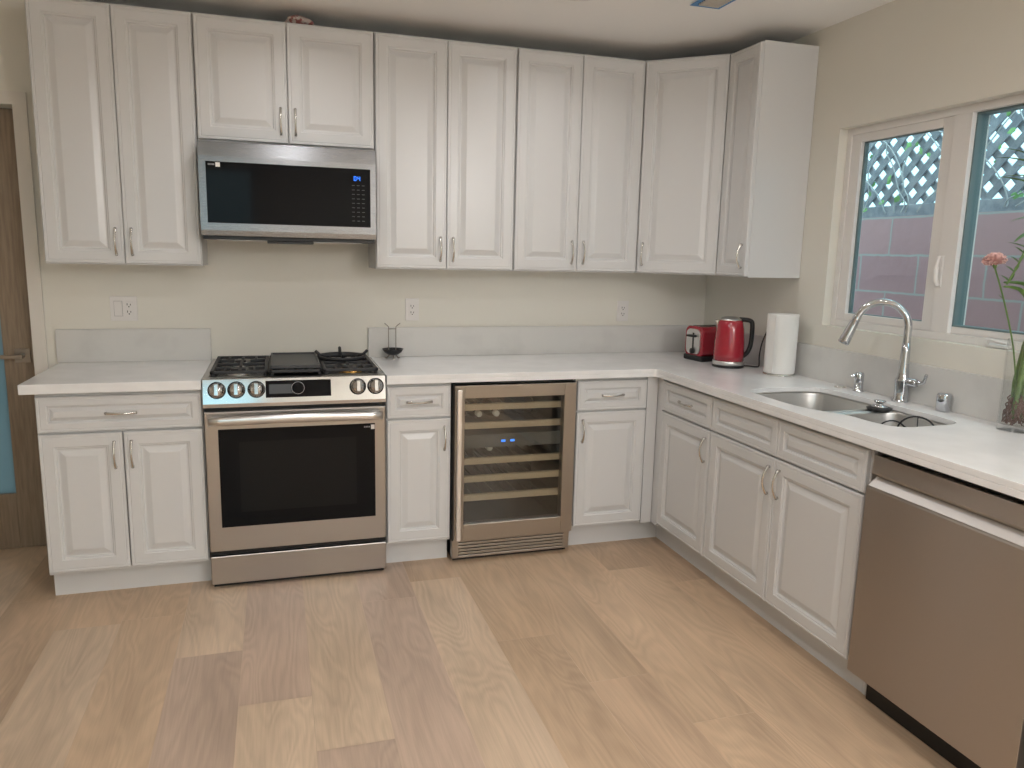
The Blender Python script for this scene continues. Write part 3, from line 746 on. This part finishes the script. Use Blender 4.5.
# cooktop
b = MB(); b.box(0, -.604, .900, w, -.025, .914, .002); b.box(.0, -.612, .914, w, -.575, .9265, .002); b.box(0, -.075, .914, w, -.025, .928, .002); b.box(0, -.575, .914, .022, -.075, .9265, .002); b.box(w-.022, -.575, .914, w, -.075, .9265, .002)
ck = b.build('cooktop', 'steel', t)
MB().box(.022, -.575, .914, w-.022, -.075, .9155).build('burner_tray', 'enamel', ck)
b = MB()
for k in range(9): b.box(.06+k*.075, -.062, .9282, .115+k*.075, -.040, .9285)
b.build('rear_vents', 'black', ck)
def burner(x, y, r, brass):
    q = MB().lathe([(r*1.25, .9155), (r*1.25, .922), (r, .926), (r, .934), (0, .934)], 28, T4(x, y, 0)).build('burner', 'brass' if brass else 'bright', t)
    MB().lathe([(r*.88, .934), (r*.92, .940), (r*.8, .943), (0, .943)], 28, T4(x, y, 0)).build('burner_cap', 'iron', q)
burner(.135, -.455, .036, False); burner(.135, -.195, .028, False); burner(.378, -.33, .034, False); burner(.622, -.445, .042, True); burner(.622, -.195, .030, False)
def grate(x0, x1, ring):
    b = MB(); y0, y1 = -.572, -.085; z0, z1 = .936, .949
    b.box(x0, y0, z0, x1, y0+.016, z1, .003).box(x0, y1-.016, z0, x1, y1, z1, .003).box(x0, y0, z0, x0+.016, y1, z1, .003).box(x1-.016, y0, z0, x1, y1, z1, .003)
    ym = (y0+y1)/2; b.box(x0, ym-.008, z0, x1, ym+.008, z1, .003)
    xm = (x0+x1)/2
    for yc in ((y0+ym)/2, (y1+ym)/2):
        b.box(x0+.014, yc-.006, z0, xm-.035, yc+.006, z1, .002).box(xm+.035, yc-.006, z0, x1-.014, yc+.006, z1, .002)
        b.box(xm-.006, yc+.035, z0, xm+.006, yc+.118, z1, .002).box(xm-.006, yc-.118, z0, xm+.006, yc-.035, z1, .002)
    for xx in (x0+.058, x1-.058):
        b.box(xx-.005, y0+.012, z0, xx+.005, y0+.10, z1, .002).box(xx-.005, y1-.10, z0, xx+.005, y1-.012, z1, .002)
    for px, py in ((x0+.012, y0+.012), (x1-.012, y0+.012), (x0+.012, y1-.012), (x1-.012, y1-.012), (x0+.012, ym), (x1-.012, ym)):
        b.lathe([(0, .9155), (.008, .9155), (.008, .938), (0, .938)], 10, T4(px, py, 0))
    return b.build('grate', 'iron', t)
grate(.026, .262, False); grate(.492, .733, True); grate(.264, .490, False)
b = MB(); b.box(.272, -.545, .9495, .484, -.105, .958, .004)
for (x0, y0, x1, y1) in ((.272, -.545, .484, -.535), (.272, -.115, .484, -.105), (.272, -.535, .280, -.115), (.476, -.535, .484, -.115)): b.box(x0, y0, .956, x1, y1, .965, .002)
b.build('griddle', 'griddle', t)
b = MB(); cx, cy = .600, -.235; wz = .9495
b.lathe([(.098, wz), (.112, wz), (.116, wz+.016), (.102, wz+.016), (.098, wz)], 36, T4(cx, cy, 0))
for k in range(4):
    a = math.radians(90*k)+.0; d = Vector((math.cos(a), math.sin(a), 0)); p = Vector((cx, cy, wz+.012))
    b.tube([p+d*.075, p+d*.104+Vector((0, 0, .006)), p+d*.124+Vector((0, 0, .026))], [.007, .008, .007], 8)
b.build('wok_ring', 'iron', t)

# ------------------------------------------------------------------ microwave
t = thing('microwave', 'over-the-range stainless microwave with black glass front and blue clock', 'microwave', (.006, 0, 1.505))
w = .748; H = .405; mf = -.402
MB().box(.004, -.375, .008, w-.004, -.004, H-.004).build('body', 'enamel', t)
b = MB(); b.prism([(-.375, .012), (-.4005, .012), (-.404, .035), (mf, H-.06), (-.398, H), (-.375, H)], 0, w, 'x', .0015)
b.build('front_frame', 'steelm', t)
gl = MB().box(.030, mf-.0035, .066, .722, mf+.004, .322, .001).build('door_glass', 'glassblack', t)
gf = mf-.0035
b = MB()
segs = {'1': 'bc', '2': 'abged', '4': 'fgbc', '7': 'abc', '0': 'abcdef'}
def digit(mb, ch, x, z, s_):
    w2_, t_ = s_*.5, s_*.11
    P = {'a': (0, s_, w2_, s_), 'b': (w2_, s_/2, w2_, s_), 'c': (w2_, 0, w2_, s_/2), 'd': (0, 0, w2_, 0), 'e': (0, 0, 0, s_/2), 'f': (0, s_/2, 0, s_), 'g': (0, s_/2, w2_, s_/2)}
    for c in segs[ch]:
        x0, z0, x1, z1 = P[c]; mb.box(x+x0-t_/2, gf-.0006, z+z0-t_/2, x+x1+t_/2, gf, z+z1+t_/2)
digit(b, '0', .650, .271, .017); digit(b, '4', .667, .271, .017); b.box(.6623, gf-.0006, .275, .6643, gf, .277).box(.6623, gf-.0006, .282, .6643, gf, .284)
b.build('clock', 'blue', gl)['label'] = 'glowing blue clock digits'
b = MB()
for r_ in range(9):
    for c_ in range(3):
        b.box(.640+c_*.022, gf-.0005, .092+r_*.0195, .652+c_*.022, gf, .0945+r_*.0195)
b.build('keypad_print', mat('faint_key_print', (.075, .075, .08), .5), gl)
MB().box(.070, gf-.0008, .300, .088, gf, .318).build('sticker', 'white', gl)
b = MB()
for k in range(5): b.box(.040+k*.0055, gf-.0005, .306, .044+k*.0055, gf, .313)
b.build('badge', 'greyp', gl)
MB().box(.006, -.385, -.004, w-.006, -.02, .008, .002).build('bottom_plate', 'black', t)
for x0, x1 in ((.06, .28), (.47, .69)):
    MB().box(x0, -.34, -.007, x1, -.10, -.004).build('grease_filter', 'steel', t)
MB().box(.27, -.375, -.016, .47, -.28, -.004, .003).build('vent_hood', 'black', t)

# ------------------------------------------------------------------ wine cooler
t = thing('wine_cooler', 'undercounter wine cooler with stainless framed glass door and wooden shelves', 'wine cooler', (1.078, 0, 0))
w = .598; cf = -.600
b = MB(); b.box(0, -.575, .10, .02, -.03, .868).box(w-.02, -.575, .10, w, -.03, .868).box(.02, -.575, .848, w-.02, -.03, .868).box(.02, -.575, .10, w-.02, -.03, .13).box(.02, -.05, .13, w-.02, -.03, .848)
b.build('cabinet', 'coolin', t)
b = MB(); gx0, gx1, gz0, gz1 = .046, w-.060, .196, .806; za, zb = .117, .866
b.box(.0, -.632, za, gx0, -.582, zb, .002).box(gx1, -.632, za, w, -.582, zb, .002).box(gx0, -.632, za, gx1, -.582, gz0, .002).box(gx0, -.632, gz1, gx1, -.582, zb, .002)
dr_ = b.build('door', 'steelc', t)
MB().box(gx0-.003, -.622, gz0-.003, gx1+.003, -.614, gz1+.003).build('glass', 'coolglass', dr_)
b = MB(); b.box(.004, -.668, .130, .026, -.656, .852, .003)
for z in (.20, .78): b.box(.009, -.657, z-.012, .021, -.630, z+.012, .002)
b.build('door_handle', 'bright', dr_)
for z in (.751, .661, .487, .399, .306):
    b = MB(); b.box(.034, -.572, z-.016, w-.046, -.548, z+.014, .002)
    sh_ = b.build('shelf', 'beech', t); b = MB()
    for k in range(9): x = .06+k*.058; b.box(x, -.548, z-.012, x+.004, -.06, z-.008)
    b.build('rack_wires', 'coolin', sh_)
b = MB(); b.box(.02, -.573, .553, w-.02, -.12, .616).build('control_bar', 'coolin', t)
for x in (.242, .288):
    b = MB(); b.box(x, -.5745, .577, x+.021, -.573, .587).build('indicator', 'blue', t)['label'] = 'glowing blue temperature digits'
gq = MB(); gq.box(0, -.600, .018, .03, -.560, .108, .002).box(w-.03, -.600, .018, w, -.560, .108, .002).box(.03, -.600, .018, w-.03, -.560, .030, .002).box(.03, -.600, .098, w-.03, -.560, .108, .002).build('kick_grille', 'steelc', t)
b = MB()
for k in range(4): z = .035+k*.016; b.box(.028, -.600, z, w-.028, -.575, z+.0105, .001)
b.build('grille_slats', 'steelc', t)
MB().box(.008, -.575, .0, w-.008, -.05, .10).build('base', 'black', t)
MB().box(.0, -.58, .868, w, -.03, .880).build('top_gap', 'blackgap', t)
for i, (x, z, lb) in enumerate(((.145, .667, 'wine bottle lying on the second shelf of the wine cooler at its left'), (.232, .667, 'wine bottle lying second from the left on the second cooler shelf'), (.200, .497, 'wine bottle lying alone on the middle cooler shelf'))):
    q = thing('wine_bottle', lb, 'bottle', (1.078+x, -.235, z+.038), 0, 'bottles in the wine cooler')
    MB().lathe([(0, .0), (.036, .0), (.0365, .02), (.0365, .17), (.030, .20), (.016, .225), (.014, .28), (0, .28)], 24, R4('X', PI/2)).build('glass_body', 'bottle', q)
    MB().lathe([(.0146, .235), (.0150, .24), (.0150, .286), (.0135, .289), (0, .289)], 20, R4('X', PI/2)).build('capsule', 'foil', q)

# ------------------------------------------------------------------ dishwasher
t = thing('dishwasher', 'stainless dishwasher with pocket handle at the end of the cabinet run', 'dishwasher', (W, -2.066, 0), -PI/2)
w = .612
MB().box(.006, -.585, .10, w-.006, -.03, .862).build('tub', 'enamel', t)
b = MB()
prof = [(-.585, .118), (-.631, .118), (-.636, .124), (-.636, .756), (-.633, .763), (-.600, .788), (-.597, .797), (-.618, .800), (-.620, .806), (-.616, .862), (-.585, .862)]
b.prism(prof, .003, w-.003, 'x', .001)
b.build('door', 'steelv', t)
MB().prism([(-.6345, .7645), (-.6025, .7888), (-.6018, .7898), (-.6352, .7655)], .010, w-.010, 'x').build('handle_lip', 'lip', t)
MB().box(.0, -.60, .866, w, -.03, .8815).build('top_gap', 'blackgap', t)
MB().box(.004, -.545, .0, w-.004, -.50, .112).build('kick_plate', 'black', t)

# ------------------------------------------------------------------ wall outlets
def outlet(x, z, label, gangs):
    t = thing('wall_outlet', label, 'outlet', (x, 0, z)); hw = .0355 if gangs == 1 else .058
    MB().box(-hw, -.0065, -.058, hw, -.0005, .058, .002).build('cover_plate', 'white', t)
    cs = (0,) if gangs == 1 else (-.023, .023)
    for i, c in enumerate(cs):
        if gangs == 2 and i == 0:
            MB().box(c-.0185, -.0070, -.036, c+.0185, -.0060, .036).build('switch_surround', 'greyw', t)
            MB().prism([(-.0065, -.034), (-.0085, -.034), (-.0125, .034), (-.0065, .034)], c-.0165, c+.0165, 'x').build('rocker_switch', 'white', t)
        else:
            r_ = MB().box(c-.0170, -.0095, -.034, c+.0170, -.0065, .034, .001).build('receptacle', 'white', t)
            b = MB()
            for zz in (-.019, .015):
                b.box(c-.0085, -.0098, zz, c-.0055, -.0093, zz+.010).box(c+.0055, -.0098, zz, c+.0085, -.0093, zz+.008)
                b.lathe([(0, 0), (.003, 0), (.003, .0004), (0, .0004)], 10, T4(c, -.0094, zz-.006) @ R4('X', PI/2))
            b.build('slots', 'slot', r_)
    return t
outlet(-.381, 1.172, 'double wall plate with a rocker switch and an outlet left of the range', 2)
outlet(.987, 1.168, 'white wall outlet above the counter behind the wire spoon stand', 1)
outlet(2.199, 1.160, 'white wall outlet on the back wall nearest the corner', 1)

# ------------------------------------------------------------------ things on the counter
t = thing('spoon_stand', 'black dish stand with two upright wire prongs beside the range', 'spoon stand', (.872, -.095, CT))
b = MB()
for a in (30, 150, 270):
    ca, sa = math.cos(math.radians(a)), math.sin(math.radians(a))
    b.tube(smooth_path([(.010*ca, .010*sa, .024), (.022*ca, .022*sa, .016), (.034*ca, .034*sa, .004), (.044*ca, .044*sa, .004)], 4), .0032, 8)
b.build('feet', 'darknickel', t)
MB().lathe([(0, .024), (.022, .025), (.040, .036), (.052, .052), (.055, .052), (.043, .034), (.024, .021), (0, .020)], 32).build('dish', 'black', t)
b = MB()
for s_ in (-1, 1):
    b.tube(smooth_path([(s_*.018, .02, .026), (s_*.019, .02, .08), (s_*.019, .02, .155), (s_*.022, .019, .166), (s_*.040, .012, .182)], 5), .0022, 8)
b.tube([(-.019, .02, .152), (.019, .02, .152)], .002, 8)
b.build('prongs', 'darknickel', t)

t = thing('toaster', 'red two-slice toaster with silver lever end in the counter corner', 'toaster', (2.574, -.356, CT), math.radians(-82))
def rbox(mb, x0, x1, y0, y1, z0, z1, r):
    prof = rrect(x0, x1, z0, z1, r, 6); mb.prism(prof, y0, y1, 'y', .004); return mb
hw, hl = .076, .122
o = rbox(MB(), -hw, hw, -hl, hl, .022, .185, .035).build('housing', 'red', t)
MB().box(-hw-.003, -hl-.006, .0, hw+.003, hl+.004, .030, .008).build('base', 'black', t)
MB().prism(rrect(-.060, .054, .036, .170, .030, 6), -hl-.006, -hl+.002, 'y', .002).build('end_plate', 'bright', t)
b = MB(); b.box(-.006, -hl-.0075, .06, .006, -hl-.004, .150).build('lever_slot', 'black', t)
b = MB(); b.box(-.030, -hl-.032, .128, .030, -hl-.006, .140, .004); b.build('lever', 'black', t)
b = MB(); b.lathe([(0, 0), (.016, 0), (.015, .010), (0, .011)], 20, T4(0, -hl-.006, .052) @ R4('X', PI/2)); b.build('browning_knob', 'black', t)
b = MB()
for x in (-.028, .028): b.box(x-.014, -.10, .1835, x+.014, .10, .1862)
b.build('slots', 'black', t)

t = thing('kettle', 'red electric kettle with black handle next to the toaster', 'kettle', (2.516, -.612, CT), math.radians(-38))
MB().lathe([(0, 0), (.078, 0), (.080, .006), (.079, .012), (0, .012)], 40).build('power_base', 'black', t)
MB().lathe([(0, .012), (.0785, .012), (.0785, .030), (.0765, .034), (0, .034)], 40).build('base_band', 'bright', t)
MB().lathe([(0, .034), (.0765, .034), (.0765, .065), (.0745, .135), (.069, .196), (.061, .232), (.056, .240), (0, .240)], 40).build('kettle_body', 'red', t)
MB().lathe([(.056, .238), (.054, .246), (.040, .254), (.015, .258), (0, .259)], 36).build('lid', 'bright', t)
b = MB(); b.prism([(-.050, .232), (-.078, .240), (-.076, .228), (-.062, .186), (-.050, .180)], -.017, .017, 'y', .004); b.build('spout', 'nickel', t)
b = MB(); pts = smooth_path([(.040, 0, .244), (.070, 0, .244), (.098, 0, .238), (.106, 0, .215), (.106, 0, .145), (.101, 0, .105), (.088, 0, .076), (.068, 0, .056)], 5)
b.tube(pts, .0115, 12, sq=(1.05, 1)); b.build('handle', 'black', t)
b = MB()
pts = [(.070, .01, .008), (.10, .03, .006), (.135, .03, .005), (.150, .05, .010), (.148, .055, .06), (.155, .06, .12), (.170, .07, .17), (.190, .075, .215)]
b.tube(smooth_path(pts, 6), .0036, 8); b.build('power_cord', 'black', t)

t = thing('paper_towel_holder', 'metal paper towel holder base and post on the counter', 'paper towel holder', (2.617, -.893, CT))
MB().lathe([(0, 0), (.0745, 0), (.0745, .006), (.071, .010), (0, .010)], 36).build('base', 'nickel', t)
MB().lathe([(0, .010), (.006, .010), (.006, .284), (.008, .286), (.008, .290), (0, .291)], 16).build('post', 'nickel', t)
o = MB().lathe([(.020, .011), (.070, .011), (.072, .016), (.072, .288), (.070, .293), (.020, .293), (.020, .011)], 44)
o.box(-.0728, -.046, .014, -.0708, -.0, .290)
o = o.build('paper_towel_roll', 'paper'); o.location = (2.617, -.893, CT); tag(o, 'white paper towel roll standing right of the red kettle', 'paper towel')

# vase with lucky bamboo and a carnation
VX, VY = 2.652, -2.098
t = thing('vase', 'clear glass cylinder vase holding bamboo and a carnation', 'vase', (VX, VY, CT))
MB().lathe([(0, 0), (.045, 0), (.047, .004), (.0475, .30), (.0465, .306), (.0445, .306), (.0440, .30), (.0435, .026), (.040, .022), (0, .021)], 40).build('glass_wall', 'vaseglass', t)
MB().lathe([(0, .022), (.043, .023), (.0433, .18), (0, .18)], 36).build('water', 'water', t)
bt = thing('lucky_bamboo', 'curly green lucky bamboo stalks with leaves standing in the glass vase', 'plant', (VX, VY-.004, CT+.024))
rnd = random.Random(8)
stalks = [
    [(.010, -.006, .02), (.012, -.008, .14), (.006, -.002, .26), (.010, .0, .33), (-.004, .002, .40), (-.040, .004, .440), (-.080, .002, .452), (-.124, .0, .455)],
    [(.0, .012, .02), (-.004, .012, .14), (.008, .006, .26), (.026, -.004, .36), (.020, .004, .42), (-.016, .010, .458), (-.060, .010, .468), (-.116, .008, .468)],
    [(-.014, -.004, .02), (-.010, -.006, .13), (-.002, -.008, .25), (.004, -.008, .40), (.002, -.004, .56), (.0, .0, .72), (.0, .0, .86)]]
def blade(mb, p, d, L, wd_, droop):
    p = Vector(p); d = Vector(d).normalized(); side = d.cross(Vector((0, 0, 1))).normalized(); t_ = bmesh.new(); n_ = 7; rows = []
    for k in range(n_+1):
        u = k/n_; c = p+d*L*u-Vector((0, 0, droop*L*u*u)); ww = wd_*math.sin(PI*min(.98, .08+.9*u))**.8
        rows.append([t_.verts.new(c-side*ww+Vector((0, 0, .25*ww))), t_.verts.new(c), t_.verts.new(c+side*ww+Vector((0, 0, .25*ww)))])
    for A, B in zip(rows[:-1], rows[1:]):
        for k in range(2): f = t_.faces.new((A[k], A[k+1], B[k+1], B[k])); f.smooth = True
    mb._add(t_)
for st in stalks:
    path = smooth_path(st, 6)
    rad_ = [(.0094+.0012*(i % 6 == 0))*(1 if st is stalks[2] or i < len(path)*.55 else 1-.75*(i/len(path)-.55)/.45) for i in range(len(path))]
    MB().tube(path, rad_, 10).build('stalk', 'stalk', bt)
leaves = []
for tx, ty, tz, bz in ((-.210, .02, .853, .82), (-.226, -.01, .786, .79), (-.170, .05, .800, .76), (-.094, .03, .660, .68), (-.150, -.04, .594, .64), (-.085, .05, .60, .56), (.02, .16, .86, .80), (.05, -.16, .84, .78), (.16, .02, .83, .80), (-.10, .10, .90, .84), (-.06, -.10, .95, .85), (.02, .02, 1.02, .86), (.10, .08, .70, .66), (.08, -.10, .62, .6)):
    p_ = Vector((.0, .0, bz)); d_ = Vector((tx, ty, tz))-p_
    leaves.append((p_, d_+Vector((0, 0, .18*d_.length)), d_.length*1.02))
for (px_, pz_) in ((-.100, .47), (-.085, .50), (-.070, .53), (-.055, .56)):
    leaves.append((Vector((px_, .004, pz_)), Vector((-.6, .1, .5)), .045)); leaves.append((Vector((px_, .004, pz_)), Vector((.5, .1, .8)), .04))
MB().tube(smooth_path([(.002, .002, .66), (-.035, .004, .62), (-.065, .004, .54), (-.110, .004, .462)], 5), .0032, 8).build('stalk', 'stem', bt)
for p, d, L in leaves:
    mb = MB(); blade(mb, p, d, L, .010 if L > .06 else .006, .18); mb.build('leaf', 'leaf', bt)
b = MB()
for k in range(90):
    a = rnd.uniform(0, 2*PI); r_ = rnd.uniform(.006, .024); p = Vector((r_*math.cos(a), r_*math.sin(a), rnd.uniform(.045, .10))); pts = [p]
    for j in range(5):
        p = p+Vector((rnd.uniform(-.010, .010), rnd.uniform(-.010, .010), -rnd.uniform(.004, .018)))
        rr_ = math.hypot(p.x, p.y)
        if rr_ > .036: p.x *= .036/rr_; p.y *= .036/rr_
        p.z = max(p.z, .003); pts.append(p)
    b.tube(smooth_path(pts, 3), .0022, 5)
b.lathe([(0, .04), (.016, .045), (.020, .06), (.016, .085), (0, .09)], 12)
b.build('roots', 'root', bt)['label'] = 'reddish brown roots'
ct_ = thing('carnation', 'pink carnation on a thin stem leaning left out of the vase', 'flower', (VX, VY, CT+.024))
top = Vector((-.118, .050, .548))
stm = smooth_path([(.015, -.015, .01), (-.010, .002, .14), (-.032, .016, .27), (-.073, .034, .41), (top.x+.006, top.y-.002, top.z-.035)], 6)
MB().tube(stm, .0026, 8).build('stem', 'stem', ct_)
ax = (top-Vector(stm[-1])).normalized(); q = T4(*stm[-1]) @ ax.to_track_quat('Z', 'Y').to_matrix().to_4x4()
MB().lathe([(0, -.004), (.005, 0), (.0075, .012), (.008, .026), (.004, .028)], 12, q).build('calyx', 'stem', ct_)
b = MB(); rnd = random.Random(21)
for layer, (n_, deg, L) in enumerate(((11, 104, .031), (11, 86, .036), (10, 68, .036), (9, 50, .035), (7, 33, .033), (6, 18, .032), (4, 7, .030))):
    for k in range(n_):
        a = 2*PI*k/n_+layer*.5+rnd.uniform(-.2, .2); tilt = math.radians(deg+rnd.uniform(-8, 8)); L_ = L*rnd.uniform(.92, 1.06)
        t_ = bmesh.new(); rows = []; ph = rnd.uniform(0, 6)
        for i in range(6):
            u = i/5; row = []
            for j in range(9):
                v_ = (j/8-.5)*2; ww = (.003+.015*u**.8)*v_; fr = .0042*u*u*math.sin(j*1.9+ph)
                row.append(t_.verts.new((ww, fr-.004*u*u, L_*u-(.003 if (i == 5 and j % 2) else 0)-.004*v_*v_*u)))
            rows.append(row)
        for A, B in zip(rows[:-1], rows[1:]):
            for j in range(8): f = t_.faces.new((A[j], A[j+1], B[j+1], B[j])); f.smooth = True
        b._add(t_, q @ T4(0, 0, .018) @ R4('Z', a) @ R4('X', -tilt))
b.build('petals', 'petal', ct_)
mb = MB(); blade(mb, stm[18], (-.7, .2, .7), .03, .003, .1); mb.build('leaf', 'stem', ct_)

# crumpled bundle on top of the cabinets
b = MB(); t_ = bmesh.new(); bmesh.ops.create_icosphere(t_, subdivisions=4, radius=1)
rnd = random.Random(4); dirs = [Vector((rnd.gauss(0, 1), rnd.gauss(0, 1), rnd.gauss(0, 1))).normalized() for _ in range(16)]
for v_ in t_.verts:
    k_ = 1+.16*sum(math.sin(5*v_.co.dot(d)+i) for i, d in enumerate(dirs))/3; v_.co = Vector((v_.co.x*.062*k_, v_.co.y*.05*k_, max(v_.co.z, -.75)*.024*k_))
b._add(t_); o = b.build('plastic_bag', 'bag'); o.location = (.435, -.235, UZ1+.020); tag(o, 'crumpled reddish bag lying on top of the cabinet above the microwave', 'bag')
